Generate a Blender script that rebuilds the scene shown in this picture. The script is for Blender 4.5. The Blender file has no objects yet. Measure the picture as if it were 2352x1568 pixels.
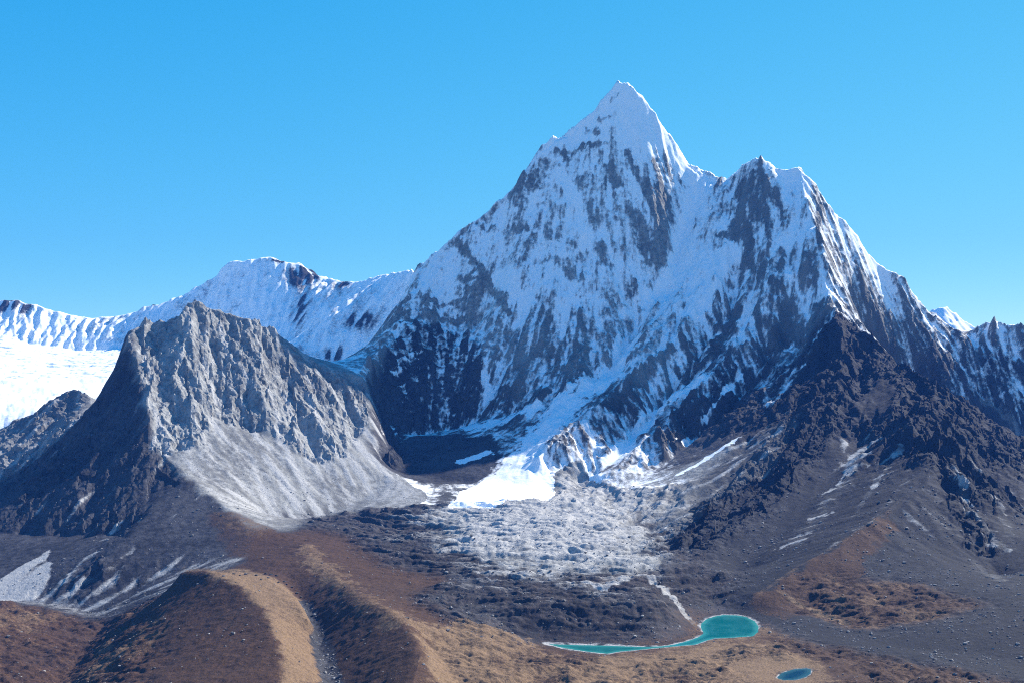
import bpy, math, random
import numpy as np

# ------------------------------------------------------------------ camera, sky, sun, exposure
F, CX, HY, ZC = 2522.0, 1176.0, 850.0, 600.0      # focal length and horizon of the 2352 x 1568 picture, eye height (m)
scene = bpy.context.scene
cam_data = bpy.data.cameras.new('camera')
cam_data.sensor_width = 36.0
cam_data.lens = 36.0 * F / 2352.0
cam_data.shift_y = (HY - 784.0) / 2352.0
cam_data.clip_start, cam_data.clip_end = 1.0, 80000.0
cam = bpy.data.objects.new('camera', cam_data)
cam.location = (0.0, 0.0, ZC)
cam.rotation_euler = (math.radians(90), 0, 0)
scene.collection.objects.link(cam)
scene.camera = cam

SUN_AZ, SUN_EL = math.radians(52), math.radians(35)   # right of the view direction, above the horizon
world = bpy.data.worlds.new('World')
scene.world = world
world.use_nodes = True
wn = world.node_tree
wn.nodes.clear()
sky = wn.nodes.new('ShaderNodeTexSky')
sky.sky_type = 'NISHITA'
sky.sun_disc = False
sky.sun_elevation = SUN_EL
sky.sun_rotation = SUN_AZ
sky.altitude = 5000
sky.air_density, sky.dust_density, sky.ozone_density = 1.0, 0.1, 3.0
bg = wn.nodes.new('ShaderNodeBackground')
bg.inputs['Strength'].default_value = 0.052
wout = wn.nodes.new('ShaderNodeOutputWorld')
# the photograph's deep azure grading of the clear sky, the same curve for the whole dome
sep = wn.nodes.new('ShaderNodeSeparateColor'); com = wn.nodes.new('ShaderNodeCombineColor')
wn.links.new(sky.outputs[0], sep.inputs[0])
def wmath(op, a, b):
    n = wn.nodes.new('ShaderNodeMath'); n.operation = op
    for i, v in enumerate((a, b)):
        if hasattr(v, 'links'): wn.links.new(v, n.inputs[i])
        else: n.inputs[i].default_value = v
    return n.outputs[0]
sr = wmath('MULTIPLY', wmath('MAXIMUM', wmath('SUBTRACT', sep.outputs[0], 0.58), 0.2), 1.0)
sg = wmath('MULTIPLY', wmath('POWER', sep.outputs[1], 0.58), 10.2 * 10 ** -0.58)
sb = wmath('MULTIPLY', wmath('POWER', sep.outputs[2], 0.20), 9.05 * 10 ** -0.20)
for i, v in enumerate((sr, sg, sb)): wn.links.new(v, com.inputs[i])
wn.links.new(com.outputs[0], bg.inputs[0])
wn.links.new(bg.outputs[0], wout.inputs[0])

sun_data = bpy.data.lights.new('sun', 'SUN')
sun_data.energy = 5.0
sun_data.angle = math.radians(0.5)
sun_data.color = (1.0, 0.945, 0.85)
sun = bpy.data.objects.new('sun', sun_data)
sun.rotation_euler = (math.radians(90) - SUN_EL, 0, math.pi - SUN_AZ)
scene.collection.objects.link(sun)
scene.render.engine = 'CYCLES'
scene.cycles.use_denoising = False
scene.cycles.max_bounces = 5
scene.cycles.filter_width = 1.05
scene.view_settings.view_transform = 'Standard'
scene.view_settings.look = 'None'
scene.view_settings.exposure = 1.15
scene.view_settings.gamma = 1.0

# ------------------------------------------------------------------ helpers
rng = np.random.default_rng(7)
f32 = np.float32

def R(px, py, Y):                    # a landmark seen at (px, py), Y metres away -> world point
    return ((px - CX) / F * Y, Y, ZC + (HY - py) / F * Y)

def G(px, py, z):                    # a landmark seen at (px, py) on ground of height z
    return R(px, py, (ZC - z) * F / (py - HY))

def RL(*pts): return [R(*p) for p in pts]
def GL(*pts): return [G(*p) for p in pts]

def hash2(ix, iy, seed):
    h = (ix.astype(np.uint32) * np.uint32(374761393) + iy.astype(np.uint32) * np.uint32(668265263)
         + np.uint32(seed * 2654435 + 12345))
    h = (h ^ (h >> np.uint32(13))) * np.uint32(1274126177)
    h = h ^ (h >> np.uint32(16))
    return h

def rnd2(ix, iy, seed):
    return (hash2(ix, iy, seed) & np.uint32(0xFFFFFF)).astype(f32) / f32(0xFFFFFF)

def perlin(x, y, seed=0):
    x0 = np.floor(x); y0 = np.floor(y)
    fx = (x - x0).astype(f32); fy = (y - y0).astype(f32)
    ix = x0.astype(np.int64); iy = y0.astype(np.int64)
    u = fx * fx * fx * (fx * (fx * 6 - 15) + 10); v = fy * fy * fy * (fy * (fy * 6 - 15) + 10)
    def g(dx, dy):
        a = rnd2(ix + dx, iy + dy, seed) * f32(2 * math.pi)
        return np.cos(a) * (fx - dx) + np.sin(a) * (fy - dy)
    n0 = g(0, 0) * (1 - u) + g(1, 0) * u
    n1 = g(0, 1) * (1 - u) + g(1, 1) * u
    return (n0 * (1 - v) + n1 * v) * f32(1.5)

def fbm(x, y, wl, octs, seed=0, gain=0.5, mode=0):
    out = np.zeros(x.shape, f32); a = 1.0; tot = 0
    for o in range(octs):
        n = perlin(x / wl + 17.3 * o, y / wl - 9.1 * o, seed + o)
        if mode == 1: n = 1 - 2 * np.abs(n)          # ridged
        if mode == 2: n = 2 * np.abs(n) - 0.6        # billow
        out += a * n; tot += a; a *= gain; wl *= 0.5
    return out / f32(tot)

def sstep(a, b, x):
    t = np.clip((x - a) / (b - a), 0, 1)
    return t * t * (3 - 2 * t)

# ------------------------------------------------------------------ height field solved between ridge and valley lines
class Field:
    def __init__(self, x0, x1, y0, y1, step):
        self.x0, self.y0, self.step = x0, y0, step
        self.nx, self.ny = int((x1 - x0) / step) + 1, int((y1 - y0) / step) + 1
    def solve(self, lines, levels=5, iters=(400, 300, 200, 120, 60), smooth=2):
        pts = []
        for ln in lines:
            for a, b in zip(ln[:-1], ln[1:]):
                n = max(2, int(math.hypot(b[0] - a[0], b[1] - a[1]) / (self.step * 0.5)))
                t = np.linspace(0, 1, n)[:, None]
                pts.append(np.array(a)[None] * (1 - t) + np.array(b)[None] * t)
        pts = np.concatenate(pts)
        z = None
        for lv in range(levels - 1, -1, -1):
            st = self.step * 2 ** lv
            nx, ny = (self.nx - 1) // 2 ** lv + 2, (self.ny - 1) // 2 ** lv + 2
            ix = np.clip(np.round((pts[:, 0] - self.x0) / st).astype(int), -1, nx)
            iy = np.clip(np.round((pts[:, 1] - self.y0) / st).astype(int), -1, ny)
            ok = (ix >= 0) & (ix < nx) & (iy >= 0) & (iy < ny)
            s = np.zeros((ny, nx)); c = np.zeros((ny, nx))
            np.add.at(s, (iy[ok], ix[ok]), pts[ok, 2]); np.add.at(c, (iy[ok], ix[ok]), 1)
            m = c > 0
            val = np.where(m, s / np.maximum(c, 1), 0)
            if z is None:
                z = np.where(m, val, pts[:, 2].mean())
            else:
                gy = np.linspace(0, 1, ny) * 0 + np.arange(ny) / 2.0; gx = np.arange(nx) / 2.0
                z = bilin(z, gx[None, :].repeat(ny, 0), gy[:, None].repeat(nx, 1))
                z = np.where(m, val, z)
            for k in range(iters[lv] if lv < len(iters) else 400):
                p = np.pad(z, 1, mode='edge')
                av = 0.25 * (p[:-2, 1:-1] + p[2:, 1:-1] + p[1:-1, :-2] + p[1:-1, 2:])
                z = np.where(m, val, z + 1.0 * (av - z))
        for k in range(smooth):
            p = np.pad(z, 1, mode='edge')
            z = 0.5 * z + 0.125 * (p[:-2, 1:-1] + p[2:, 1:-1] + p[1:-1, :-2] + p[1:-1, 2:])
        self.z = z
        gy, gx = np.gradient(z, self.step)
        for k in range(4):
            for g in (gx, gy):
                p = np.pad(g, 1, mode='edge')
                g[:] = 0.2 * (g + p[:-2, 1:-1] + p[2:, 1:-1] + p[1:-1, :-2] + p[1:-1, 2:])
        self.gx, self.gy = gx, gy
    def at(self, arr, X, Y):
        return bilin(arr, (X - self.x0) / self.step, (Y - self.y0) / self.step)

def bilin(a, x, y):
    ny, nx = a.shape
    x = np.clip(x, 0, nx - 1.001); y = np.clip(y, 0, ny - 1.001)
    i = x.astype(int); j = y.astype(int); fx = x - i; fy = y - j
    return ((a[j, i] * (1 - fx) + a[j, i + 1] * fx) * (1 - fy)
            + (a[j + 1, i] * (1 - fx) + a[j + 1, i + 1] * fx) * fy)

def gullies(X, Y, gx, gy, wl, octs, seed, amp=1.0, gain=0.5, branch=1.0):
    """gullies that run down the slope and branch: returns height in units of wl * amp"""
    h = np.zeros(X.shape, f32); gx = gx.astype(f32).copy(); gy = gy.astype(f32).copy()
    a = amp
    for o in range(octs):
        ln = np.sqrt(gx * gx + gy * gy) + 1e-5
        dx, dy = gx / ln, gy / ln                      # uphill
        px, py = (-dy).astype(f32), dx.astype(f32)     # across the slope
        u = X / wl; v = Y / wl
        iu = np.floor(u); iv = np.floor(v)
        sc = np.zeros_like(h); ss = np.zeros_like(h); sw = np.zeros_like(h)
        for jx in (-1, 0, 1):
            for jy in (-1, 0, 1):
                cx = (iu + jx).astype(np.int64); cy = (iv + jy).astype(np.int64)
                rx = (u - cx).astype(f32) - rnd2(cx, cy, seed + o * 11)
                ry = (v - cy).astype(f32) - rnd2(cx, cy, seed + o * 11 + 5)
                w = np.exp(-2.2 * (rx * rx + ry * ry))
                ph = (rx * px + ry * py) * f32(2 * math.pi * 0.95)
                sc += w * np.cos(ph); ss += w * np.sin(ph); sw += w
        sc /= sw; ss /= sw
        st = np.clip(ln * 1.6, 0, 1)
        h += (a * wl * 0.16 * st * sc).astype(f32)
        d = (-ss * a * branch * st).astype(f32)
        gx += d * px; gy += d * py
        a *= gain * 2 * 0.5; wl *= 0.5
    return h

def facets(x, y, wl, seed):
    """angular blocks: nearest-cell planes with random tilt; returns (height in -1..1, a random value per block)"""
    u = x / wl; v = y / wl
    iu = np.floor(u).astype(np.int64); iv = np.floor(v).astype(np.int64)
    bd = np.full(x.shape, 9.0, f32); bh = np.zeros(x.shape, f32); br = np.zeros(x.shape, f32)
    for jx in (-1, 0, 1):
        for jy in (-1, 0, 1):
            cx = iu + jx; cy = iv + jy
            rx = (u - cx).astype(f32) - rnd2(cx, cy, seed); ry = (v - cy).astype(f32) - rnd2(cx, cy, seed + 1)
            d = rx * rx + ry * ry
            m = d < bd
            a = rnd2(cx, cy, seed + 2) * f32(6.2832); r = rnd2(cx, cy, seed + 3)
            bh = np.where(m, (np.cos(a) * rx + np.sin(a) * ry) + (r - .5), bh); br = np.where(m, r, br); bd = np.where(m, d, bd)
    return bh, br

# ------------------------------------------------------------------ the mountains and the valley: ridge and valley lines
main_ridge_l = RL((1433,180,6000),(1412,196,5990),(1385,232,5970),(1340,285,5950),(1300,312,5930),(1262,325,5900),(1240,345,5880),
    (1195,412,5850),(1150,470,5830),(1100,512,5810),(1045,548,5800),(1000,580,5790),(960,608,5780),(940,628,5770))
arete_l = RL((940,628,5770),(948,660,5680),(938,715,5520),(905,765,5370),(862,825,5120),(836,868,4830))
main_ridge_r = RL((1433,180,6000),(1470,212,5990),(1505,268,5970),(1530,300,5960),(1553,325,5950),(1575,360,5940),(1600,388,5920),
    (1632,397,5900),(1653,425,5880),(1668,420,5860),(1690,397,5800),(1715,375,5750),(1748,367,5730),(1780,385,5720),(1805,388,5710),
    (1835,380,5700),(1868,412,5690),(1900,460,5680),(1925,495,5680),(1960,530,5680),(2000,590,5680),(2045,632,5680),(2088,655,5680),
    (2110,695,5680),(2135,730,5680),(2165,750,5700),(2200,768,5700),(2230,760,5680),(2252,752,5650),(2285,732,5620),(2310,745,5600),
    (2352,757,5580),(2480,800,5500),(2700,850,5500))
rib_d = RL((1835,380,5700),(1848,430,5600),(1862,500,5450),(1885,560,5330),(1905,640,5200),(1922,700,5080),(1945,745,4980),(1975,800,4860),
    (2010,820,4780),(2035,835,4740),(2060,862,4700),(2085,848,4650),(2130,885,4560),(2180,930,4480),(2230,965,4400),(2300,1020,4300),
    (2352,1062,4220),(2450,1130,4100),(2700,1250,3950))
spur_e = RL((1975,800,4860),(1935,850,4680),(1905,890,4520),(1875,930,4400),(1850,980,4250),(1815,1020,4100),(1790,1060,3980),
    (1745,1120,3800),(1700,1150,3700),(1640,1185,3560),(1590,1215,3430),(1560,1245,3330))
ridge_f = RL((2130,885,4560),(2110,930,4250),(2093,960,4050),(2130,1010,3800),(2165,1045,3650),(2120,1110,3450),(2046,1168,3250),
    (1940,1240,3050),(1826,1306,2900),(1760,1350,2800),(1716,1380,2730))
rib_g = RL((2165,1045,3650),(2218,1180,3250),(2260,1260,3050),(2300,1335,2880))
rib_a = RL((1690,397,5800),(1690,500,5600),(1650,620,5450),(1580,740,5230),(1500,830,5020),(1430,890,4850),(1350,955,4650),(1285,1000,4500),(1262,1030,4420))
rib_b = RL((1748,367,5730),(1800,520,5500),(1760,650,5300),(1690,780,5080),(1600,890,4850),(1520,970,4650),(1450,1040,4450),(1400,1090,4300))
rib_s = RL((1433,180,6000),(1445,250,5930),(1480,340,5830),(1500,420,5740),(1510,500,5640),(1500,600,5520))
couloir = RL((1600,440,5830),(1560,560,5650),(1540,660,5500),(1470,720,5380),(1430,800,5200),(1370,870,5020),(1290,940,4800),(1240,1000,4620),
    (1215,1050,4450),(1180,1110,4250),(1140,1150,4080))
val_ab = RL((1700,640,5400),(1680,720,5300),(1600,845,5050),(1500,960,4800),(1420,1045,4500),(1370,1092,4300))
val_bc = RL((1830,690,5200),(1800,800,5080),(1720,890,4880),(1620,990,4650),(1530,1065,4400),(1460,1112,4200))
face_base = RL((880,1020,5000),(960,1000,5080),(1050,985,5100),(1120,960,5050),(1220,930,4950))
cliff_top = RL((930,750,5470),(960,738,5500),(1040,745,5520),(1100,765,5500))
cirque = RL((870,1065,4450),(920,1085,4400),(1000,1100,4350),(1080,1112,4280))
valley_behind_d = RL((1985,860,5380),(2080,905,5330),(2180,965,5240),(2290,1040,5120),(2400,1110,5050),(2600,1160,5000))
val_ef = RL((1990,1000,4150),(1900,1120,3700),(1820,1200,3450),(1740,1270,3250),(1690,1320,3100))
val_df = RL((2230,1060,3950),(2352,1180,3600),(2500,1280,3300))
left_crest = RL((292,762,4540),(330,745,4600),(400,735,4650),(430,700,4690),(455,690,4700),(480,705,4700),(520,718,4720),(570,735,4740),
    (620,755,4760),(660,785,4790),(690,812,4810),(730,833,4810),(770,848,4800),(810,860,4810),(836,868,4830))
prow = RL((292,762,4540),(310,820,4400),(328,870,4270),(340,930,4150),(355,1000,4020),(375,1045,3930),(420,1085,3820),(470,1125,3700),
    (530,1170,3550),(580,1215,3400),(600,1260,3250))
left_skyline = RL((292,762,4540),(275,830,4560),(255,885,4580),(230,935,4600),(190,985,4550),(120,1045,4480),(50,1100,4380),(0,1135,4300),(-100,1190,4200),(-300,1250,4100))
left_base = RL((-200,1230,3680),(0,1225,3680),(100,1230,3640),(200,1228,3580),(270,1230,3500))
scree_top = RL((490,955,4250),(600,1000,4250),(730,1055,4230),(800,1040,4330),(850,1010,4480))
scree_base = GL((600,1188,92),(650,1192,82),(740,1185,78),(830,1150,112),(880,1108,165))
spire = RL((-300,1050,5250),(-80,1010,5250),(0,985,5250),(60,955,5280),(120,935,5300),(150,905,5300),(170,885,5320),(195,905,5320),(225,920,5300),(260,925,5350))
val_spire = RL((220,955,4950),(120,1050,4800),(0,1125,4700),(-100,1180,4600))
behind = [[(-1000,5600,450),(-1000,6100,350),(-700,6700,350),(-300,7300,350)], [(-3800,6200,200),(-2500,6300,200),(-1600,6300,250),(-1000,6100,350)],
          [(-4000,7800,100),(0,7800,300),(4200,7800,300)], [((786-CX)/F*5500,5500,ZC+(HY-858)/F*5500),(-760,5750,700)],
          [(600,7200,900),(1500,7000,800),(2800,6900,300)]]
# foreground
terrace = RL((420,1308,2720),(480,1312,2640),(540,1335,2540),(590,1378,2400),(625,1430,2240),(645,1500,2060),(655,1580,1880),(660,1660,1700))
terrace_r = RL((540,1308,2760),(620,1330,2640),(680,1370,2500),(712,1410,2380))
gully_bed = RL((640,1290,2980),(690,1380,2700),(712,1425,2540),(735,1490,2330),(760,1568,2090),(790,1660,1860))
ridge_2 = RL((695,1243,3230),(725,1285,2980),(760,1315,2820),(830,1372,2480),(900,1405,2320),(950,1445,2170),(965,1500,2010),(950,1568,1860),(940,1660,1700))
left_valley = GL((225,1452,-72),(180,1520,-62),(120,1620,-52))
left_hump = GL((-200,1375,-38),(0,1384,-40),(80,1402,-46),(160,1425,-54))
corner = GL((-200,1600,-30),(0,1600,-28),(20,1660,-28))
moraine_l = GL((780,1190,76),(900,1230,70),(1000,1290,62))
moraine_c = GL((1150,1165,112),(1250,1230,82),(1300,1300,58),(1350,1360,46),(1300,1395,40))
moraine_front = GL((1080,1425,30),(1200,1415,42),(1350,1392,52),(1450,1380,54),(1530,1392,48))
moraine_foot = GL((1150,1456,9),(1250,1468,4),(1400,1472,4),(1530,1466,4),(1580,1448,4))
trough_r = GL((1330,1120,135),(1430,1150,122),(1500,1230,62),(1600,1310,36),(1640,1370,20),(1665,1400,4))
lake_shore_far = GL((1215,1468,3),(1300,1474,2),(1450,1476,2),(1560,1470,2),(1600,1440,2),(1620,1415,2),(1680,1404,2),(1740,1420,2),(1760,1445,2))
lake_shore_near = GL((1255,1482,2),(1350,1502,2),(1450,1500,2),(1550,1488,2),(1640,1470,2),(1740,1462,2))
lake_bed = [GL((1290,1484,1),(1400,1490,1),(1500,1484,1),(1580,1474,1),(1660,1440,1),(1720,1440,1)), GL((1815,1548,8),(1850,1545,8))]
pond_shore = GL((1780,1560,8),(1800,1538,8),(1840,1530,8),(1870,1532,8),(1850,1556,8),(1800,1565,8),(1780,1560,8))
meadow = [GL((1000,1500,32),(1050,1568,36),(1050,1660,30)), GL((1200,1510,14),(1250,1568,16),(1300,1660,14)), GL((1500,1530,8),(1500,1568,9),(1500,1660,10)),
          GL((1700,1500,7),(1900,1500,9),(2050,1540,12)), GL((2150,1568,16),(2150,1660,14))]
slope_base_r = GL((1740,1400,12),(1830,1420,12),(1950,1460,10),(2100,1490,12),(2250,1505,18),(2352,1525,22),(2600,1560,20))
ridge_f2 = RL((1826,1306,2900),(1850,1385,2720),(1900,1415,2620),(1950,1436,2540))

scree_foot_l = GL((-300,1372,-60),(0,1378,-60),(100,1385,-60),(170,1395,-62),(230,1420,-65),(300,1365,-30),(380,1320,10),(480,1290,45))
rib_p = RL((400,1070,3880),(370,1130,3720),(330,1190,3520),(285,1240,3380),(240,1295,3240))
flank = RL((836,868,4830),(848,920,4700),(856,970,4580),(868,1035,4430),(886,1090,4290))
bowl = RL((900,950,5080),(905,1005,4880),(915,1050,4680),(930,1080,4500))
REGION_LINES = {
    'main': [main_ridge_l, arete_l, main_ridge_r[:18], rib_a, rib_b, rib_s, couloir, val_ab, val_bc, face_base, cliff_top, cirque, bowl, rib_d[:6]],
    'wall': [main_ridge_r[17:], valley_behind_d],
    'right': [rib_d[6:], slope_base_r, spur_e, ridge_f, rib_g, val_ef, val_df],
    'left': [left_crest, prow[:9], left_skyline, left_base, scree_top, scree_base, scree_foot_l, rib_p, flank],
    'spire': [spire, val_spire],
    'moraine': [moraine_l, moraine_c, moraine_front, moraine_foot, trough_r],
    'hill': [terrace, terrace_r], 'gap': [gully_bed], 'hill2': [ridge_2],
    'meadow': [left_valley, left_hump, corner, ridge_f2] + lake_bed + meadow,
    'back': behind,
}
lines = [ln for v in REGION_LINES.values() for ln in v] + [prow[8:], rib_d[5:7], main_ridge_r[16:19]]
FLD = Field(-4200, 4200, 1500, 7800, 12.0)
FLD.solve(lines)

def hit(px, py):                       # where the sight line through a landmark meets the ground
    ys = np.arange(1650.0, 7700.0, 4.0)
    zt = FLD.at(FLD.z, (px - CX) / F * ys, ys)
    zl = ZC + (HY - py) / F * ys
    k = np.nonzero(zt >= zl)[0]
    Y = ys[k[0]] if len(k) else 5900.0
    return R(px, py, Y)

def seg_dist(P, a, b):
    ab = b - a; t = np.clip(((P - a) @ ab) / max(ab @ ab, 1e-9), 0, 1)
    return np.linalg.norm(P - (a + t[:, None] * ab), axis=1)

def signed(poly, X, Y, margin):
    """signed distance (negative inside) to a polygon on the map, margin where far away"""
    out = np.full(X.shape, margin, f32)
    p = np.array(poly)[:, :2]
    m = ((X > p[:, 0].min() - margin) & (X < p[:, 0].max() + margin) & (Y > p[:, 1].min() - margin) & (Y < p[:, 1].max() + margin))
    x, y = X[m], Y[m]
    d = np.full(x.shape, margin); ins = np.zeros(x.shape, bool)
    P = np.stack([x, y], 1)
    for a, b in zip(p, np.roll(p, -1, 0)):
        d = np.minimum(d, seg_dist(P, a, b))
        c = (a[1] > y) != (b[1] > y)
        with np.errstate(divide='ignore', invalid='ignore'):
            xi = (b[0] - a[0]) * (y - a[1]) / (b[1] - a[1]) + a[0]
        ins ^= c & (x < xi)
    out[m] = np.where(ins, -d, d)
    return out

def rows(*spec):
    return np.concatenate([np.arange(a, b, d) for a, b, d in spec])
YS = rows((1600, 1900, 8), (1900, 3000, 2.8), (3000, 4300, 4.3), (4300, 6060, 4.7), (6060, 7700, 40))
US = np.linspace(-0.55, 0.55, 980)
Yg = np.repeat(YS[:, None], len(US), 1); Xg = US[None, :] * (Yg + 250)
H0 = FLD.at(FLD.z, Xg, Yg); GX = FLD.at(FLD.gx, Xg, Yg); GY = FLD.at(FLD.gy, Xg, Yg)
slope = np.sqrt(GX**2 + GY**2)

# regions: the nearest named ridge or valley line
names = list(REGION_LINES)
cx = np.arange(FLD.nx)[::2] * 12.0 + FLD.x0; cy = np.arange(FLD.ny)[::2] * 12.0 + FLD.y0
CXg, CYg = np.meshgrid(cx, cy)
best = np.full(CXg.shape, 1e9); RID = np.zeros(CXg.shape, int)
for k, nm in enumerate(names):
    for ln in REGION_LINES[nm]:
        for a, b in zip(ln[:-1], ln[1:]):
            a = np.array(a[:2]); b = np.array(b[:2]); ab = b - a
            t = np.clip(((CXg - a[0]) * ab[0] + (CYg - a[1]) * ab[1]) / max(ab @ ab, 1e-9), 0, 1)
            d = (CXg - a[0] - t * ab[0])**2 + (CYg - a[1] - t * ab[1])**2
            u = d < best; best[u] = d[u]; RID[u] = k
def region_w(*nms):                    # soft membership, blurred on the map
    m = np.isin(RID, [names.index(n) for n in nms]).astype(float)
    for _ in range(3):
        p = np.pad(m, 1, mode='edge')
        m = (p[:-2, 1:-1] + p[2:, 1:-1] + p[1:-1, :-2] + p[1:-1, 2:] + m) / 5
    return bilin(m, (Xw - FLD.x0) / 24.0, (Yw - FLD.y0) / 24.0).astype(f32)
Xw = Xg + 30 * fbm(Xg, Yg, 120, 3, 300); Yw = Yg + 30 * fbm(Xg, Yg, 120, 3, 310)
W = {n: region_w(n) for n in names}
mount = W['main'] + W['wall'] + W['back']

# ---------------- relief
def sharpen(h): return 1 - 2 * np.power(np.clip((1 - h) * 0.5, 0, 1), 0.65)
rocky = sstep(0.30, 0.62, slope) * (1 - W['meadow']) * (1 - W['hill']) * (1 - W['hill2']) * (1 - W['gap']) * (1 - W['moraine'])
def near_line(ln, r0, r1):              # 1 close to a ridge line, 0 away from it
    out = np.zeros(Xg.shape, f32); A = np.array(ln)[:, :2]
    m = (Xg > A[:, 0].min() - r1) & (Xg < A[:, 0].max() + r1) & (Yg > A[:, 1].min() - r1) & (Yg < A[:, 1].max() + r1)
    P = np.stack([Xw[m], Yw[m]], 1); d = np.full(len(P), 1e9)
    for a, b in zip(A[:-1], A[1:]): d = np.minimum(d, seg_dist(P, a, b))
    out[m] = sstep(r1, r0, d)
    return out
crag = np.maximum.reduce([near_line(spur_e, 60, 190), near_line(rib_d[6:], 80, 260), near_line(ridge_f[:5], 40, 160), .8 * near_line(rib_g[:3], 20, 70), near_line(rib_a[-3:], 60, 120)])
rocky = np.maximum(rocky, crag)
left_rock = sstep(20, -20, signed([hit(*q) for q in [(292,762),(330,745),(400,737),(455,692),(520,720),(570,737),(620,757),(690,814),(770,852),(832,868),(850,930),(845,960),
    (809,1014),(773,1062),(726,1062),(620,995),(577,987),(522,967),(487,960),(483,983),(463,1022),(361,1046),(345,960),(325,870)]], Xg, Yg, 400.0) + 30 * fbm(Xg, Yg, 70, 3, 331))
rocky = np.where(W['left'] > .3, np.where(Xg > np.interp(Yg, [q[1] for q in prow[::-1]], [q[0] for q in prow[::-1]]), left_rock * np.clip(.35 + rocky, 0, 1), rocky * .6), rocky)
big = gullies(Xg, Yg, GX, GY, 240.0, 5, 3, amp=1.0, gain=0.72, branch=1.1)
crest = np.clip(big / 45.0, -1, 1)                                   # >0 on ribs, <0 in gullies
fine = gullies(Xg, Yg, GX, GY, 46.0, 3, 90, amp=1.0, gain=0.7, branch=0.6) / 8.0
rid = fbm(Xg, Yg, 170, 6, 40, mode=1, gain=0.55)
n1 = fbm(Xg, Yg, 300, 5, 140); n2 = fbm(Xg, Yg, 60, 4, 160); n3 = fbm(Xg, Yg, 14, 2, 180); n4 = fbm(Xg, Yg, 26, 3, 190)
H = H0.copy()
amp_b = (0.75 * W['main'] + 0.8 * W['wall'] + 0.55 * W['left'] + 0.7 * W['spire'] + 1.0 * W['right'] + 0.8 * W['back'])
amp_b = amp_b + 0.6 * W['main'] * sstep(400, 700, Xg) * sstep(1300, 900, H0)
H += big * amp_b * (0.12 + 0.3 * W['right'] * sstep(60, 200, H0) + (0.88 - 0.3 * W['right']) * rocky)
butt = gullies(Xg, Yg, GX, GY, 120.0, 4, 33, amp=1.0, gain=0.75, branch=0.9)
butt = 26 * sharpen(np.clip(butt / 26, -1, 1))
H += rid * rocky * (20 * W['main'] + 6 * W['left'] + 22 * W['spire'] + 12 * W['right'] + 18 * W['wall'])
H += butt * rocky * (0.8 * W['left'] + 0.3 * W['right'] + 0.35 * W['main'] + .3 * W['spire'])
H += fine * (4.5 + 2 * W['main']) * rocky + fine * (2.4 * W['right'] + 1.0 * W['left'] + 1.2 * (W['hill'] + W['hill2'] + W['gap'])) * (1 - rocky)
fa, ra = facets(Xg + 14 * n2, Yg * 1.3 + 10 * n2, 75.0, 610); fb, rb = facets(Xg + 5 * n3, Yg * 1.3 + 6 * n3, 26.0, 620)
slab_h = np.zeros_like(fa)
for w_, (dx_, dy_), sd_ in ((W['left'], (.35, -.94), 630), (W['right'] + W['wall'], (-.5, -.86), 640), (W['main'] * sstep(500, 800, Xg), (-.55, -.83), 650)):
    ac, al = Xg * -dy_ + Yg * dx_, Xg * dx_ + Yg * dy_
    f0, _ = facets(ac + 20 * n1, al * .26, 80.0, sd_ + 9); f1, _ = facets(ac + 9 * n2, al * .26 + 9 * n1, 34.0, sd_); f2, _ = facets(ac + 3 * n3, al * .35, 15.0, sd_ + 5)
    slab_h = slab_h + w_ * (f0 * 16 + f1 * 11 + f2 * 4.5)
lr = W['left'] + W['right']
block = fa * (13 - 7 * lr) + fb * (7.5 - 4.5 * lr) + slab_h
H += n3 * 1.5 * rocky + (W['left'] + W['spire']) * 12 * fbm(Xg, Yg, 55, 3, 350, mode=1) * sstep(480, 720, H0)
block_w = rocky * (0.7 * W['left'] + W['spire'] + W['right'] + 0.6 * W['wall'] + 0.6 * W['main'])
streak = gullies(Xg, Yg, GX, GY, 80.0, 4, 400, amp=1.0, gain=0.8, branch=0.2) / 13.0
st1 = gullies(Xg, Yg, GX, GY, 64.0, 3, 450, amp=1.0, gain=0.8, branch=0.25) / 11.0
st2 = gullies(Xg, Yg, GX, GY, 25.0, 2, 470, amp=1.0, gain=0.8, branch=0.1) / 4.5
H += rocky * (W['main'] + W['wall']) * (st1 * 7 + st2 * 1.5) + W['left'] * (1 - rocky) * st1 * 2.5 * sstep(90, 200, H0)
# moraine hummocks and arcs of rubble
mor = W['moraine']
sx, sy, _ = hit(1150, 1130)
rad = np.hypot(Xg - sx, (Yg - sy))
arc = np.cos((rad + 50 * fbm(Xg, Yg, 260, 3, 210)) * 2 * math.pi / 75.0)
th = np.arctan2(Xg - sx, sy - Yg + 200) * 500; warp = 60 * fbm(Xg, Yg, 220, 3, 215)
flow = fbm(th * .55, (rad + warp) * 1.7, 150, 6, 220, mode=1, gain=0.6)
H += mor * (flow * 24 + 3.5 * arc * (0.5 + n1) + fbm(Xg, Yg, 70, 4, 225, mode=2) * 8 + fbm(Xg, Yg, 20, 2, 230, mode=1) * 2)
mead = W['meadow'] + W['gap'] + W['hill'] + W['hill2']
H += (W['meadow']) * (fbm(Xg, Yg * 1.3, 150, 5, 240) * 15 + fbm(Xg + 20 * n1, Yg * 1.4, 75, 5, 250, mode=2, gain=.6) * 12)
H += (W['hill'] + W['hill2'] + W['gap']) * (fbm(Xg, Yg, 90, 5, 260) * 5 + fbm(Xg, Yg, 36, 3, 265, mode=1) * 2 + n3 * 0.6)

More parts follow.
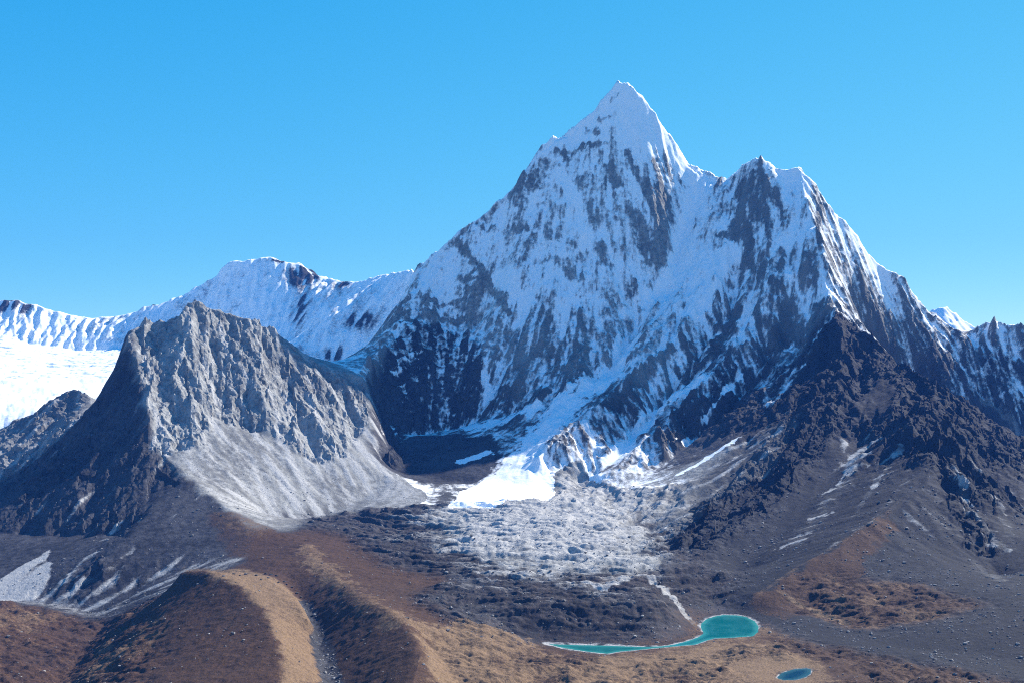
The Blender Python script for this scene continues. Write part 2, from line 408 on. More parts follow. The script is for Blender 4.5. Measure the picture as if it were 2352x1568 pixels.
# lakes: basins cut into the ground
LAKE = GL(*[(x, y, 0) for x, y in [(1609,1432),(1622,1421),(1640,1415),(1660,1411),(1690,1412),(1715,1416),(1733,1425),(1743,1438),(1741,1450),(1729,1460),
    (1690,1463),(1640,1465),(1618,1472),(1598,1479),(1554,1483),(1498,1488),(1460,1492),(1426,1495),(1395,1500),(1360,1497),(1323,1492),(1285,1485),(1258,1478),
    (1330,1480),(1400,1482),(1479,1484.5),(1520,1483),(1548,1479),(1580,1471),(1604,1462),(1616,1454),(1610,1442)]])
POND = GL(*[(x, y, 8) for x, y in [(1785,1556),(1795,1545),(1820,1536),(1850,1533),(1864,1535),(1862,1546),(1850,1554),(1830,1560),(1800,1561)]])
wob = 2 * n2
sd_lake = signed(LAKE, Xg, Yg, 160.0) + wob; sd_pond = signed(POND, Xg, Yg, 120.0) + wob
def basin(H, sd, lvl):
    k = sstep(0, 110, sd)
    out = lvl + 0.25 + 0.05 * np.clip(sd, 0, None) * (1 - k) + (np.maximum(H, lvl + 1.5) - lvl - 0.25) * k
    return np.where(sd < 0, lvl + 0.2 * np.clip(sd, -30, 0), out)
H = np.where(sd_lake < 110, basin(H, sd_lake, 0.0), H)
H = np.where(sd_pond < 110, basin(H, sd_pond, 8.0), H)

def slopes():
    global gyd, gxd, steep
    gyd, gxd = np.gradient(H, axis=0) / np.gradient(Yg, axis=0), np.gradient(H, axis=1) / np.gradient(Xg, axis=1)
    steep = np.sqrt(gxd**2 + gyd**2)
slopes()

# ---------------- what covers the ground
def poly_mask(pts, soft=25.0, warp=20.0):
    w = warp * fbm(Xg, Yg, 70, 4, 330) * 1.5
    return sstep(soft, -soft, signed([hit(*p) for p in pts], Xg, Yg, 300.0) + w)
def stroke(pts, r, warp=0.5):
    P = [np.array(hit(*p)) for p in pts]
    out = np.zeros(Xg.shape, f32)
    A = np.array(P); mg = 3 * r
    m = (Xg > A[:, 0].min() - mg) & (Xg < A[:, 0].max() + mg) & (Yg > A[:, 1].min() - mg) & (Yg < A[:, 1].max() + mg)
    V = np.stack([Xg[m], Yg[m], H0[m]], 1); d = np.full(len(V), 1e9)
    for a, b in zip(P[:-1], P[1:]): d = np.minimum(d, seg_dist(V, a, b))
    out[m] = sstep(1.2, 0.5, d / r + warp * n2[m] * 2 + warp * n3[m])
    return out
rock_add = np.zeros(Xg.shape, f32); snow_add = np.zeros(Xg.shape, f32)
for pts, r, v in [
    ([(1235,350),(1290,352),(1340,340),(1400,333)], 18, .7), ([(1345,300),(1370,310)], 30, 1.0), ([(1375,285),(1400,275)], 16, .8),
    ([(1400,240),(1425,215)], 12, .6), ([(1440,350),(1465,400),(1500,470)], 26, .9), ([(1500,240),(1490,280)], 16, .5),
    ([(1250,370),(1230,420),(1180,450)], 45, .5), ([(1300,370),(1340,440)], 30, .4), ([(1400,390),(1420,430)], 26, .7),
    ([(1520,450),(1520,520),(1515,600)], 50, .9), ([(1460,490),(1480,560),(1500,590)], 40, .7),
    ([(1100,522),(1150,530),(1210,535)], 20, .7), ([(1050,560),(1095,610),(1150,690),(1165,720)], 24, .9),
    ([(1090,625),(1060,650),(1130,655)], 18, .7), ([(930,690),(990,700),(1060,690),(1100,668)], 16, .9),
    ([(925,738),(990,730),(1060,738),(1130,730)], 16, 1.0), ([(950,655),(925,700),(900,750)], 30, .6),
    ([(1230,600),(1290,600),(1330,640)], 32, .7), ([(1260,540),(1310,560)], 30, .5), ([(1370,560),(1400,620)], 26, .5),
    ([(1240,690),(1260,760),(1270,850)], 40, .4), ([(1330,720),(1350,800)], 35, .5), ([(1180,760),(1200,850)], 40, .4),
    ([(1660,545),(1690,530),(1700,480),(1710,430)], 34, .9), ([(1720,600),(1715,520)], 26, .8), ([(1790,640),(1800,580)], 22, .7),
    ([(1880,480),(1880,560),(1850,640)], 30, .5), ([(1600,700),(1640,640)], 24, .6), ([(1540,800),(1480,860),(1400,930)], 34, .6),
    ([(1650,800),(1690,720)], 40, .8), ([(1850,760),(1900,700)], 60, .8), ([(1820,700),(1790,800)], 50, .5)]:
    rock_add = np.maximum(rock_add, v * stroke(pts, r))
cliff = poly_mask([(905,765),(950,748),(1010,745),(1060,765),(1105,800),(1112,880),(1090,955),(1040,975),(960,995),(860,1020),(850,930),(850,880)])
floor = poly_mask([(850,1010),(960,1000),(1050,1000),(1130,1010),(1150,1050),(1100,1100),(1000,1108),(900,1080),(860,1050)], 30)
for pts, r, v in [
    ([(1600,450),(1570,540),(1550,640),(1480,700)], 55, 1.0), ([(1670,590),(1640,660),(1590,720)], 50, .9), ([(1610,430),(1560,380),(1500,300),(1450,220)], 60, .9),
    ([(1330,300),(1280,330)], 30, .9), ([(1290,400),(1330,480),(1350,560)], 40, .6), ([(1000,640),(960,680)], 40, .7), ([(1150,640),(1210,700)], 45, .7),
    ([(1440,800),(1400,860),(1340,900)], 70, 1.0), ([(1080,980),(1150,970),(1230,940)], 45, 1.0), ([(1300,930),(1240,1000),(1210,1060),(1150,1120)], 80, 1.0),
    ([(1060,1060),(1120,1040)], 30, .9), ([(1110,840),(1120,920)], 25, .7), ([(1620,860),(1500,960),(1400,1060)], 36, .9), ([(1810,900),(1800,970),(1700,1010),(1560,1090)], 16, .9),
    ([(1700,860),(1650,940),(1560,1020)], 16, .8)]:
    snow_add = np.maximum(snow_add, v * stroke(pts, r))
field = poly_mask([(1030,1170),(1060,1130),(1110,1100),(1250,1045),(1272,1100),(1262,1150),(1180,1150),(1120,1175)], 8, 12)

# mottling laid out along the rock face (across it and up it)
face1 = fbm(Xg, H0 * 0.9, 50, 4, 500, gain=.8); face2 = fbm(Xg * 0.3 + H0 * .12, H0 * 1.5, 34, 4, 520, gain=.8); face3 = fbm(Xg * 1.5 + H0 * .3, H0 * 0.22, 36, 4, 540, gain=.8)
alt = H0 + 110 * n1 + 40 * n2
zeb = np.clip(.78 + .8 * fbm(Xg, H0, 420, 3, 560) - .25 * sstep(800, 1300, H0), .2, 1.1)
snow = 0.74 - 0.2 * sstep(1000, 800, alt) * sstep(300, 500, alt) - 0.55 * sstep(1.2, 2.6, steep) - 0.25 * crest - 0.12 * fine - (0.42 * st1 + 0.32 * st2) * zeb - 0.3 * (ra - .5) - 0.15 * (rb - .5) + 0.28 * face1 + 0.75 * face2 * sstep(500, -200, Xg) + 0.25 * face3 * sstep(-200, 500, Xg)
snow += 0.5 * (sstep(250, 1200, alt) - 0.6) * (W['main'] + W['wall'])
snow += 0.10 * W['wall'] - .2 * W['main'] * sstep(950, 1150, Xg) * sstep(900, 1100, H0) * sstep(1640, 1500, H0)
snow -= 0.14 * sstep(900, 1400, Xg) * sstep(1300, 800, alt)
snow += 0.9 * snow_add - 0.8 * rock_add - 0.34 * cliff - 1.3 * floor * (1 - snow_add)
snow += 0.7 * sstep(1650, 2000, H0) + .03 + .38 * fbm(Xg, H0, 260, 3, 570)
snow -= .7 * sstep(520, 320, alt) * sstep(500, 800, Xg) * (1 - .8 * snow_add)
in_mtn = W['main'] + W['wall']
snow = np.where(in_mtn > 0.35, snow, -1)
snow = np.where(field > .3, 1.5, snow)
snow = snow - 1.5 * sstep(120, 0, H0) * (field < .3)
snow = np.clip(snow, -1, 2).astype(f32)
strata = fbm(Xg * .22 + H0 * .1, H0 + .22 * Xg + 12 * n1, 34, 4, 580, gain=.7, mode=1)
H += strata * 5 * (cliff + .4 * rock_add) * rocky
snow += .25 * strata * np.maximum(cliff, .5 * rock_add)
H += block * block_w * (1 - 0.75 * sstep(.35, .8, snow))
slopes()
def finish_mesh(name, co, quads, attrs, mat, normals=None, smooth=None):
    me = bpy.data.meshes.new(name)
    me.vertices.add(len(co)); me.vertices.foreach_set('co', co.astype(f32).ravel())
    me.loops.add(quads.size); me.loops.foreach_set('vertex_index', quads.ravel().astype(np.int32))
    me.polygons.add(len(quads)); me.polygons.foreach_set('loop_start', np.arange(0, quads.size, quads.shape[1], dtype=np.int32))
    me.polygons.foreach_set('use_smooth', np.ones(len(quads), bool) if smooth is None else smooth)
    me.update()
    for k, v in attrs.items():
        a = me.attributes.new(k, 'FLOAT', 'POINT'); a.data.foreach_set('value', v.astype(f32))
    if normals is not None:
        me.normals_split_custom_set_from_vertices(normals)
    me.materials.append(mat)
    o = bpy.data.objects.new(name, me); scene.collection.objects.link(o)
    return o
def quads_of(ny, nx):
    i = np.arange(ny * nx).reshape(ny, nx)
    return np.stack([i[:-1, :-1], i[:-1, 1:], i[1:, 1:], i[1:, :-1]], -1).reshape(-1, 4)

class NT:
    def __init__(self, name):
        self.m = bpy.data.materials.new(name); self.m.use_nodes = True
        self.t = self.m.node_tree; self.t.nodes.clear()
    def n(self, kind, ins=None, **props):
        nd = self.t.nodes.new(kind)
        for k, v in props.items(): setattr(nd, k, v)
        for k, v in (ins or {}).items():
            if hasattr(v, 'links'): self.t.links.new(v, nd.inputs[k])
            else: nd.inputs[k].default_value = v
        return nd
    def math(self, op, a, b=0.0, c=0.0):
        return self.n('ShaderNodeMath', {0: a, 1: b, 2: c}, operation=op).outputs[0]
    def noise(self, vec, scale, detail=4, rough=0.55):
        return self.n('ShaderNodeTexNoise', {'Vector': vec, 'Scale': scale, 'Detail': detail, 'Roughness': rough}).outputs[0]
    def attr(self, name):
        return self.n('ShaderNodeAttribute', attribute_name=name).outputs['Fac']
    def mix(self, f, a, b):
        nd = self.n('ShaderNodeMix', data_type='RGBA')
        for i, v in ((0, f), (6, a), (7, b)):
            if hasattr(v, 'links'): self.t.links.new(v, nd.inputs[i])
            else: nd.inputs[i].default_value = v if i == 0 else tuple(v) + (1,)
        return nd.outputs[2]
    def ramp(self, v, lo, hi):
        return self.n('ShaderNodeMapRange', {0: v, 1: lo, 2: hi}, interpolation_type='SMOOTHSTEP').outputs[0]

def terrain_material(name):
    t = NT(name)
    pos = t.n('ShaderNodeNewGeometry').outputs['Position']
    mid = t.noise(pos, 0.05, 5, .6); fin = t.noise(pos, 0.22, 5, .75)
    var = t.math('ADD', t.math('MULTIPLY', mid, .55), t.math('MULTIPLY', fin, .45))
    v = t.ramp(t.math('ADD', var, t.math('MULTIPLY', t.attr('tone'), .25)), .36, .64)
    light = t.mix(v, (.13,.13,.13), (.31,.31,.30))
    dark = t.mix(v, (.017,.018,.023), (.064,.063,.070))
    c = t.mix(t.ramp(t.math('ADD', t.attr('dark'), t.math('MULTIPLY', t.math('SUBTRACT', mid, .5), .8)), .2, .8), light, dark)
    jit = t.math('SUBTRACT', var, .5)
    tiny = t.noise(pos, 0.75, 3, .7)
    def layer(c, attr, col_a, col_b, k=.8, w=.12, tuft=False):
        v = t.math('ADD', t.attr(attr), t.math('MULTIPLY', jit, k))
        col = t.mix(t.ramp(t.math('ADD', t.math('MULTIPLY', fin, .5), t.math('MULTIPLY', tiny, .5)) if tuft else fin, .38 if tuft else .3, .62 if tuft else .7), col_a, col_b)
        return t.mix(t.ramp(v, .5 - w, .5 + w), c, col)
    c = layer(c, 'pale', (.26,.26,.26), (.44,.43,.42), .9, .22)
    c = layer(c, 'brown', (.028,.015,.011), (.086,.047,.029), 1.2, .25, True)
    c = layer(c, 'tan', (.095,.060,.036), (.235,.153,.090), 1.6, .3, True)
    c = layer(c, 'snow', (.86,.88,.90), (.93,.93,.94), 1.5, .32)
    sn = t.ramp(t.attr('snow'), .4, .6)
    bh = t.math('ADD', t.math('ADD', t.math('MULTIPLY', mid, 6.0), t.math('MULTIPLY', fin, 2.6)), t.math('MULTIPLY', tiny, .7))
    b = t.n('ShaderNodeBump', {'Height': bh, 'Distance': 1.0, 'Strength': t.math('SUBTRACT', .7, t.math('MULTIPLY', sn, .45))})
    p = t.n('ShaderNodeBsdfPrincipled', {'Base Color': c, 'Roughness': .9, 'Specular IOR Level': .12, 'Normal': b.outputs[0]})
    t.n('ShaderNodeOutputMaterial', {0: p.outputs[0]})
    return t.m
M_ground = terrain_material('rock_snow_scree_and_grass')

# ---------------- remaining cover: pale scree, brown scrub, tan grass, dark rock and painted shade
Z_ = np.zeros(Xg.shape, f32)
pale, brown, tan, dark = Z_.copy(), Z_.copy(), Z_.copy(), Z_.copy()
lefty = W['left'] + W['spire']
scree = 1 - rocky
hills = W['hill'] + W['hill2']
hx, hy, _ = hit(1250, 1190)
mor_light = 1.25 - np.hypot((Xg - hx - 10) / 350, (Yg - hy) / 800) + 0.35 * n1 + 0.2 * n2
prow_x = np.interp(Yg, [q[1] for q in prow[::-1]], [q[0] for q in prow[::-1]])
shady = W['left'] * sstep(40, -60, Xg - prow_x + 30 * n2) * sstep(3150, 3300, Yg)      # shade painted into the rock colour left of the prow
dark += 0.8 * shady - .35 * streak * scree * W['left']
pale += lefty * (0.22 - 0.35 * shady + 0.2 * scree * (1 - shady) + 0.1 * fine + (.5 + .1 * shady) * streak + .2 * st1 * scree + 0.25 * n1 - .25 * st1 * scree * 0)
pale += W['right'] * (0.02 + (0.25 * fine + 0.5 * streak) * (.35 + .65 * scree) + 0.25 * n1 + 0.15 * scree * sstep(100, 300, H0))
pale += mor * (0.52 * mor_light + 0.2 * n2 + .55 * flow)
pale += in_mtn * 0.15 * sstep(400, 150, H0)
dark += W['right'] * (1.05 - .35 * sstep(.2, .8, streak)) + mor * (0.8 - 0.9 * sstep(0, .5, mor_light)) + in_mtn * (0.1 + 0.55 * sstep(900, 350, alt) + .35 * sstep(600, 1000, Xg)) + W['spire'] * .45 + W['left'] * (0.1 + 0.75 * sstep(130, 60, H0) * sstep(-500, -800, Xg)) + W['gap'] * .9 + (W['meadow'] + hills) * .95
pale += 0.8 * stroke([(1490,1335),(1540,1375),(1603,1424)], 15, .4) + 0.85 * stroke([(1340,1350),(1385,1362),(1430,1345),(1475,1322)], 14, .4)
pale += 0.9 * poly_mask([(-20,1340),(60,1290),(115,1262),(118,1320),(78,1376),(-20,1376)], 12, 10) + 0.4 * stroke([(160,1330),(220,1260),(270,1200)], 26) + 0.35 * stroke([(230,1330),(330,1240),(400,1180)], 16)
slab = poly_mask([(1330,1110),(1460,1085),(1560,1075),(1740,1000),(1850,950),(1800,1040),(1700,1130),(1560,1225),(1440,1170),(1380,1140)], 30, 30)
dark -= .5 * slab; pale += slab * (.12 + .5 * streak)
for pts, r, v in [([(2000,1010),(1930,1120),(1860,1210),(1830,1250)], 42, .45), ([(2090,980),(2010,1110),(1960,1180)], 14, .5), ([(2190,1080),(2240,1180),(2300,1260)], 22, .5),
                  ([(1935,1010),(1960,1070),(1905,1130)], 14, .4), ([(2210,1050),(2290,1160),(2330,1260)], 18, .4), ([(2240,1290),(2290,1330)], 20, .5),
                  ([(2270,930),(2352,1000)], 40, .5), ([(2060,1130),(2000,1200),(1900,1260)], 12, .3)]:
    k = v * stroke(pts, r, .8); pale += k * (.6 + .6 * streak); dark -= .9 * k
rust = poly_mask([(1716,1385),(1826,1310),(1940,1245),(2040,1175),(2060,1200),(1990,1290),(1960,1330),(2010,1400),(1990,1440),(1900,1400),(1830,1400)], 25, 30)
shore = (.6 + .5 * n4) * sstep(13, 5, sd_lake + 16 * n1 + 14 * n4) + (.55 + .5 * n4) * sstep(7, 2, sd_pond + 9 * n4)
pale = np.maximum(pale, shore)
bed = stroke([(690,1385),(715,1430),(738,1490),(762,1568),(790,1640)], 26, .3)
brown += (W['meadow'] + hills + W['gap']) * (0.72 + 0.25 * n1)
brown += 0.6 * poly_mask([(1720,1385),(1830,1310),(1930,1250),(1960,1290),(1930,1400),(1960,1440),(1860,1400),(1800,1420)], 20) * (1 - W['meadow'])
brown += 0.55 * poly_mask([(470,1175),(560,1180),(640,1215),(690,1260),(640,1290),(520,1280)], 30)
brown += 0.35 * mor * sstep(0.25, -0.1, mor_light + 0.5 * n1)
brown = np.maximum(brown, .95 * rust); dark += .6 * cliff + .6 * floor  # cliff and floor: rock colour darkened to deepen the shade in the bowl
tan += W['meadow'] * (0.30 + 0.75 * n1 + 0.35 * n2)
tan += hills * (0.0 + 0.3 * n1 + 0.2 * n2)
tan += 0.75 * poly_mask([(420,1305),(540,1305),(640,1335),(700,1380),(722,1440),(735,1500),(760,1580),(655,1580),(640,1480),(600,1400),(530,1340),(470,1325)], 14, 16)
tan += 0.5 * stroke([(700,1255),(735,1305),(840,1378),(940,1430),(1000,1445),(1100,1455),(1200,1472)], 40, .9) + 0.3 * poly_mask([(960,1450),(1100,1450),(1230,1478),(1150,1500),(1050,1580),(970,1580),(980,1500)], 30, 30)
tan += 0.35 * poly_mask([(950,1455),(1200,1478),(1330,1508),(1550,1502),(1640,1480),(1760,1472),(1850,1500),(1950,1580),(1000,1580)], 25)
tan += 0.5 * stroke([(1790,1357),(1860,1395),(1944,1432)], 12, .4) + 0.35 * stroke([(1720,1378),(1826,1306),(1940,1240),(2046,1168)], 7, .3)
tan += 0.35 * poly_mask([(480,1172),(560,1185),(640,1215),(620,1240),(540,1230)], 20)
keep = (1 - np.clip(shore, 0, 1)) * (1 - bed)
tan *= keep; brown *= keep
brown[(sd_lake < 2) | (sd_pond < 2)] = 0
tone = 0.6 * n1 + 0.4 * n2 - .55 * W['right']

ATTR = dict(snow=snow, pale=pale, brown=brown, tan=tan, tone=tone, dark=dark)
nrm = np.stack([-gxd, -gyd, np.ones_like(gxd)], -1); nrm /= np.linalg.norm(nrm, axis=-1, keepdims=True)
co = np.stack([Xg, Yg, H], -1).reshape(-1, 3); nrm = nrm.reshape(-1, 3)
Q = quads_of(*Xg.shape)
# one object for each piece of the land, cut along the named regions
OBJ = [('snow_mountain', ('main', 'wall', 'back'), 'huge snow-covered rock pyramid with a pointed summit and a lower twin-topped shoulder'),
       ('rock_ridge', ('right',), 'dark rocky spurs and boulder slopes at the right foot of the snow mountain'),
       ('rock_peak', ('left',), 'bare grey rock peak with pale scree fans left of the snow mountain'),
       ('jagged_ridge', ('spire',), 'small jagged grey ridge in front of the bright glacier at the far left'),
       ('moraine', ('moraine',), 'grey hummocky rubble moraine between the snowfield and the turquoise lake'),
       ('grassy_ridge', ('hill',), 'grassy ridge with a flat tan terrace on top, lower left'),
       ('gully', ('gap',), 'narrow dark boulder-filled gully beside the tan terrace'),
       ('grassy_ridge', ('hill2',), 'long tan-crested ridge running from the moraine towards the lake'),
       ('meadow', ('meadow',), 'brown and tan hummocky meadow around the lakes in the foreground')]
wstack = np.stack([sum(W[n] for n in ns) for _, ns, _ in OBJ] , -1)
vid = wstack.argmax(-1)
tongue = poly_mask([(1035,1170),(1060,1130),(1110,1100),(1190,1060),(1230,990),(1290,930),(1370,860),(1420,790),(1470,780),(1440,860),(1350,935),(1280,990),(1255,1040),(1272,1100),(1262,1150),(1180,1150),(1120,1175)], 8, 12)
vid[tongue > .5] = len(OBJ)
OBJ.append(('glacier', (), 'white snowfield and glacier tongue at the foot of the snow face'))
vid = vid.reshape(-1)
soft = ~((rocky > .45) & (snow < .35)).ravel()
fid = vid[Q[:, 0]]
for k, (nm, _, label) in enumerate(OBJ):
    q = Q[fid == k]
    if not len(q): continue
    used = np.unique(q); remap = np.zeros(len(co), np.int32); remap[used] = np.arange(len(used))
    o = finish_mesh(nm, co[used], remap[q], {a: v.ravel()[used] for a, v in ATTR.items()}, M_ground, None, soft[q[:, 0]])
    o['kind'] = 'structure'; o['label'] = label

# ---------------- the land around: an unseen hillside under the viewer, added and paled to bounce light, and the valley floor under everything
yg = rows((-4000, 1700, 60), (1700, 16400, 350)); xg = np.arange(-8800, 8801, 110.0)
XH, YH = np.meshgrid(xg, yg)
ZH = np.where(YH < 1700, 596 - .39 * YH + .02 * np.abs(YH - 0) * (YH < 0), -80)
ZH = np.where(YH > 1500, np.minimum(ZH, -70 - .08 * (YH - 1500)), ZH); ZH = np.maximum(ZH, -220)
ZH = ZH + (np.abs(fbm(XH, YH, 900, 5, 900)) * 160 - 40) * sstep(250, 1500, np.hypot(XH, YH)) * (YH < 1200) * sstep(300, -600, YH - .3 * np.abs(XH))
zh = np.zeros(XH.size)
o = finish_mesh('hillside', np.stack([XH, YH, ZH], -1).reshape(-1, 3), quads_of(*XH.shape),
    dict(snow=zh - 1, pale=.85 + .4 * fbm(XH, YH, 500, 4, 910).ravel(), brown=zh, tan=.25 + .5 * fbm(XH, YH, 300, 4, 920).ravel(), tone=zh, dark=zh), M_ground)
o['kind'] = 'structure'; o['label'] = 'unseen hillside falling from the viewpoint to the valley floor, paled to bounce light'

# ---------------- the snow range far behind on the left
RB = [RL((-400,690,9300),(-200,680,9300),(0,690,9300),(40,690,9300),(75,700,9300),(130,716,9300),(200,731,9300),(250,728,9300),(290,723,9300),(330,710,9300),(345,700,9300),
         (380,696,9300),(430,672,9300),(480,645,9300),(505,622,9300),(530,597,9300),(580,596,9300),(625,587,9300),(650,600,9300),(690,605,9290),
         (710,618,9280),(735,634,9250),(770,645,9100),(790,650,9000),(830,648,8800),(870,636,8600),(905,627,8400),(940,622,8200),(1010,640,8000)),
      RL((-400,770,8950),(-200,770,8950),(0,765,8950),(60,790,8900),(140,800,8900),(200,815,8850),(290,800,8880),(450,770,8880),(600,780,8700),(700,810,8400)),
      RL((-400,830,8000),(0,830,8000),(150,850,7900),(280,830,8000),(500,830,8000)), RL((-400,900,7000),(0,900,7000),(150,900,7000),(280,900,7000),(500,890,7000)),
      RL((-400,955,6500),(0,955,6500),(150,945,6500),(260,930,6500),(500,930,6500)),
      RL((880,640,8500),(810,690,8250),(755,725,8100),(720,765,8000),(690,790,7950)), RL((850,760,7900),(800,830,7700),(760,870,7600),(700,860,7500)),
      [(-4500,5900,60),(500,5900,60)], [(-5200,10400,300),(500,10400,300)], [(-900,6800,300),(-300,7200,300),(300,7600,500)]]
BF = Field(-5600, 800, 5850, 10450, 20.0)
BF.solve(RB, levels=4, iters=(150, 200, 300, 400))
yb = rows((5900, 7400, 40), (7400, 8400, 12), (8400, 9330, 7), (9330, 10400, 60)); ub = np.linspace(-.53, .02, 520)
YB = np.repeat(yb[:, None], len(ub), 1); XB = ub[None] * YB
HB = BF.at(BF.z, XB, YB); gxb = BF.at(BF.gx, XB, YB); gyb = BF.at(BF.gy, XB, YB)
sb_ = sstep(.25, .6, np.sqrt(gxb**2 + gyb**2))
flute = gullies(XB, YB, gxb, gyb, 90.0, 3, 700, amp=1.2, gain=.7, branch=.35)
nb1 = fbm(XB, YB, 400, 5, 710); nb2 = fbm(XB, HB, 90, 5, 720, gain=.75)
HB0 = HB.copy()
HB = HB + flute * sb_ + 22 * fbm(XB, YB, 220, 5, 730, mode=1) * sb_ + (16 * fbm(XB, YB * 1.5, 260, 5, 740) + 15 * fbm(XB * .6, YB * 2, 90, 4, 745, mode=1)) * (1 - sb_)
snb = 1.1 - 0.35 * sb_ + 0.5 * nb2 + .3 * nb1
def bpatch(px, py, Y, rx, rz, v):
    x, y, z = R(px, py, Y)
    return v * np.exp(-((XB - x) / rx)**2 - ((HB0 - z) / rz)**2) * (YB > 7500)
for a in [(15,700,9250,110,60,1.3),(60,712,9250,40,50,.8),(690,640,9200,90,90,1.0),(640,602,9280,60,18,1.2),(720,632,9200,60,40,1.1),(790,655,8950,50,25,1.0),(350,702,9280,40,16,.9),(830,740,8000,110,60,.7),(770,820,7800,90,50,.6),(700,720,9000,60,160,.6)]:
    snb = snb - bpatch(*a) * (1 + 2.2 * nb2 - 1.2 * np.clip(flute / 14, -1, 1) * -1)
zb = np.zeros(HB.size)
o = finish_mesh('snow_range', np.stack([XB, YB, HB], -1).reshape(-1, 3), quads_of(*XB.shape),
    dict(snow=snb.ravel(), pale=zb, brown=zb, tan=zb, tone=zb, dark=zb + .8), M_ground)
o['kind'] = 'structure'; o['label'] = 'distant fluted snow range with a white glacier basin behind the grey rock peak'

# ---------------- the far white peak on the right horizon
D = 14000
RF = [RL((2060,790,D),(2100,745,D),(2140,714,D),(2160,707,D),(2176,704,D),(2192,718,D),(2212,735,D),(2245,757,D),(2300,800,D)), RL((2172,706,D),(2165,740,D-250),(2150,790,D-600),(2120,860,D-1000)),
      RL((2192,718,D),(2205,760,D-300),(2215,830,D-800)), [(4000,D-1300,300),(7500,D-1300,300)], [(4000,D+1500,300),(7500,D+1500,300)], [(4200,D-1300,300),(4200,D+1500,300)], [(7400,D-1300,300),(7400,D+1500,300)]]
FF = Field(4000, 7500, D - 1350, D + 1550, 25.0); FF.solve(RF, levels=4, iters=(150, 200, 300, 400))
xf = np.arange(4050, 7450, 16.0); yf = rows((D - 1300, D + 50, 16), (D + 50, D + 1500, 80))
XF, YF = np.meshgrid(xf, yf); HF = FF.at(FF.z, XF, YF); gxf = FF.at(FF.gx, XF, YF); gyf = FF.at(FF.gy, XF, YF)
HF = HF + gullies(XF, YF, gxf, gyf, 260.0, 4, 800, gain=.7) * .7 + 30 * fbm(XF, YF, 200, 4, 810, mode=1)
zf = np.zeros(HF.size)
o = finish_mesh('distant_peak', np.stack([XF, YF, HF], -1).reshape(-1, 3), quads_of(*XF.shape),
    dict(snow=(.95 + .6 * fbm(XF, HF, 200, 4, 820)).ravel(), pale=zf, brown=zf, tan=zf, tone=zf, dark=zf + .5), M_ground)
o['kind'] = 'structure'; o['label'] = 'tiny far white peak peeping over the ridge on the right'

# ---------------- water
def water_mat(name, deep, shallow):
    t = NT(name)
    pos = t.n('ShaderNodeNewGeometry').outputs['Position']
    wind = t.ramp(t.noise(pos, .02, 3), .4, .65)
    c = t.mix(t.math('ADD', t.attr('shallow'), t.math('MULTIPLY', wind, .15)), deep, shallow)
    b = t.n('ShaderNodeBump', {'Height': t.noise(pos, .35, 4), 'Distance': .4, 'Strength': .25})
    p = t.n('ShaderNodeBsdfPrincipled', {'Base Color': c, 'Roughness': t.math('ADD', .08, t.math('MULTIPLY', wind, .15)), 'IOR': 1.33, 'Normal': b.outputs[0]})
    t.n('ShaderNodeOutputMaterial', {0: p.outputs[0]})
    return t.m
def water(name, poly, lvl, mat, label):
    p = np.array(poly)[:, :2]
    gx, gy = np.meshgrid(np.arange(p[:, 0].min() - 6, p[:, 0].max() + 9, 3.0), np.arange(p[:, 1].min() - 6, p[:, 1].max() + 9, 3.0))
    sd = signed([tuple(v) + (0,) for v in p], gx, gy, 60.0)
    q = quads_of(*gx.shape); q = q[(sd.ravel()[q] < 6).any(1)]
    used = np.unique(q); remap = np.zeros(gx.size, np.int32); remap[used] = np.arange(len(used))
    co_ = np.stack([gx.ravel(), gy.ravel(), np.full(gx.size, lvl)], 1)[used]
    o = finish_mesh(name, co_, remap[q], dict(shallow=np.clip(1 + sd.ravel()[used] / 16, 0, 1)), mat)
    o['kind'] = 'structure'; o['label'] = label
    return o
water('lake', LAKE, 0.0, water_mat('teal_water', (.001, .105, .110), (.03, .22, .20)), 'turquoise glacial lake with a thin arm reaching left below the moraine')
water('pond', POND, 8.0, water_mat('blue_water', (.003, .035, .065), (.03, .10, .12)), 'small dark blue pond in the meadow near the bottom edge')

# ---------------- loose rock
def rock_shape(seed, n=12):
    import bmesh
    r = random.Random(seed); bm = bmesh.new()
    bmesh.ops.create_icosphere(bm, subdivisions=1, radius=1.0)
    for v in bm.verts:
        v.co *= r.uniform(.7, 1.25)
        v.co.x *= 1.15; v.co.z *= .75
    V = np.array([v.co[:] for v in bm.verts]); T = np.array([[v.index for v in f.verts] for f in bm.faces]); bm.free()
    return V, T
SH = [rock_shape(k) for k in range(6)]
def rock_material(name, a, b):
    t = NT(name)
    pos = t.n('ShaderNodeNewGeometry').outputs['Position']
    c = t.mix(t.ramp(t.noise(pos, .12, 3), .35, .65), a, b)
    p = t.n('ShaderNodeBsdfPrincipled', {'Base Color': c, 'Roughness': .9, 'Specular IOR Level': .15})
    t.n('ShaderNodeOutputMaterial', {0: p.outputs[0]})
    return t.m
dens = (W['right'] * (1 - rocky) * 1.0 * (Yg < 4200) + mor * 0.9 + bed * 2.5 + .25 * W['meadow'] * (tan < .4) + .5 * W['left'] * (1 - rocky) * (Yg < 4100) + .12 * hills) * np.clip(.4 + 1.5 * n2 + n1, 0.05, 2)
dens *= (sd_lake > 3) & (sd_pond > 3) & (Yg < 4400) & (Yg > 1900) & (field < .3)
area = np.gradient(Yg, axis=0) * np.gradient(Xg, axis=1)
wts = (dens * area).ravel().astype(np.float64) * np.clip(2600 / Yg.ravel(), .3, 1.4)**2
pick = rng.choice(wts.size, 13000, p=wts / wts.sum())
sz = np.clip(0.9 / (1 - rng.random(13000) * .985)**.42, .9, 6.5)
VV, TT, n0 = [], [], 0
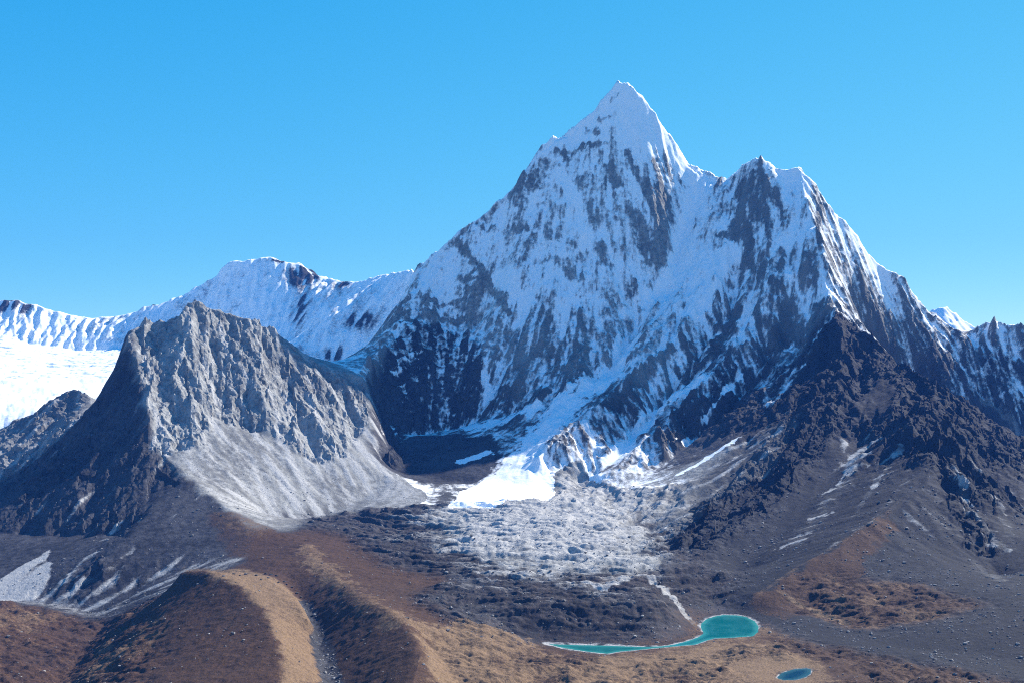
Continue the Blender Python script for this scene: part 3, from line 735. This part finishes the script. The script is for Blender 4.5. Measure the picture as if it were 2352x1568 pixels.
for k in range(6):
    ids = pick[k::6]; ss = sz[k::6]; V, T = SH[k]
    an = rng.random(len(ids)) * 6.283; ca, sa = np.cos(an)[:, None], np.sin(an)[:, None]
    P = np.stack([V[None, :, 0] * ca - V[None, :, 1] * sa, V[None, :, 0] * sa + V[None, :, 1] * ca, V[None, :, 2].repeat(len(ids), 0)], -1) * ss[:, None, None]
    c = co[ids] + np.stack([rng.uniform(-2, 2, len(ids)), rng.uniform(-2, 2, len(ids)), ss * .15], 1)
    VV.append((P + c[:, None]).reshape(-1, 3)); TT.append((T[None] + (np.arange(len(ids)) * len(V))[:, None, None] + n0).reshape(-1, 3)); n0 += len(ids) * len(V)
o = finish_mesh('rubble', np.concatenate(VV), np.concatenate(TT), {}, rock_material('loose_rock', (.05,.05,.055), (.32,.31,.30)))
o.data.polygons.foreach_set('use_smooth', np.zeros(len(o.data.polygons), bool))
o['kind'] = 'stuff'; o['label'] = 'grey boulders and rubble strewn over the moraine and slopes'
# single dark boulders on the tan terrace
bmat = rock_material('dark_boulder', (.03,.03,.035), (.10,.095,.09))
for k, (px, py, r) in enumerate([(535,1318,4.5),(552,1322,3.5),(566,1318,5.0),(590,1323,4.0),(612,1319,5.0),(624,1322,4.0),(616,1328,3.5),(635,1325,4.0),(652,1338,3.5),(660,1346,3.2),
                                 (672,1350,3.6),(684,1362,4.2),(640,1340,3.0),(600,1331,3.0),(690,1372,3.4),(704,1388,3.6)]):
    x, y, z = hit(px, py)
    i = int(np.argmin((Xg - x)**2 + (Yg - y)**2)); x, y, z = co[i]
    V, T = SH[k % 6]
    me = bpy.data.meshes.new('boulder'); me.from_pydata([tuple(v * r) for v in V], [], [tuple(f) for f in T.tolist()]); me.update(); me.materials.append(bmat)
    o = bpy.data.objects.new('boulder', me); scene.collection.objects.link(o)
    o.location = (x, y, z + r * .25); o.rotation_euler = (0, 0, k * 1.3)
    o['label'] = 'small dark boulder lying on the tan grassy terrace'; o['category'] = 'boulder'; o['group'] = 'dark boulders on the terrace'

# ---------------- the air
def haze(x0, x1, y0, y1, z0, z1, density):
    t = NT('thin_air')
    v = t.n('ShaderNodeVolumePrincipled', {'Color': (.07, .27, 1, 1), 'Density': density, 'Anisotropy': 0.0})
    t.n('ShaderNodeOutputMaterial', {'Volume': v.outputs[0]})
    me = bpy.data.meshes.new('haze')
    vs = [(x, y, z) for x in (x0, x1) for y in (y0, y1) for z in (z0, z1)]
    me.from_pydata(vs, [], [(0,1,3,2),(4,6,7,5),(0,4,5,1),(2,3,7,6),(0,2,6,4),(1,5,7,3)])
    me.update(); me.materials.append(t.m)
    o = bpy.data.objects.new('haze', me); scene.collection.objects.link(o); o['kind'] = 'stuff'
    o['label'] = 'thin blue air between the viewer and the mountains'
    return o
haze(-9000, 9000, -4200, 17000, -300, 2700, 1.8e-5)
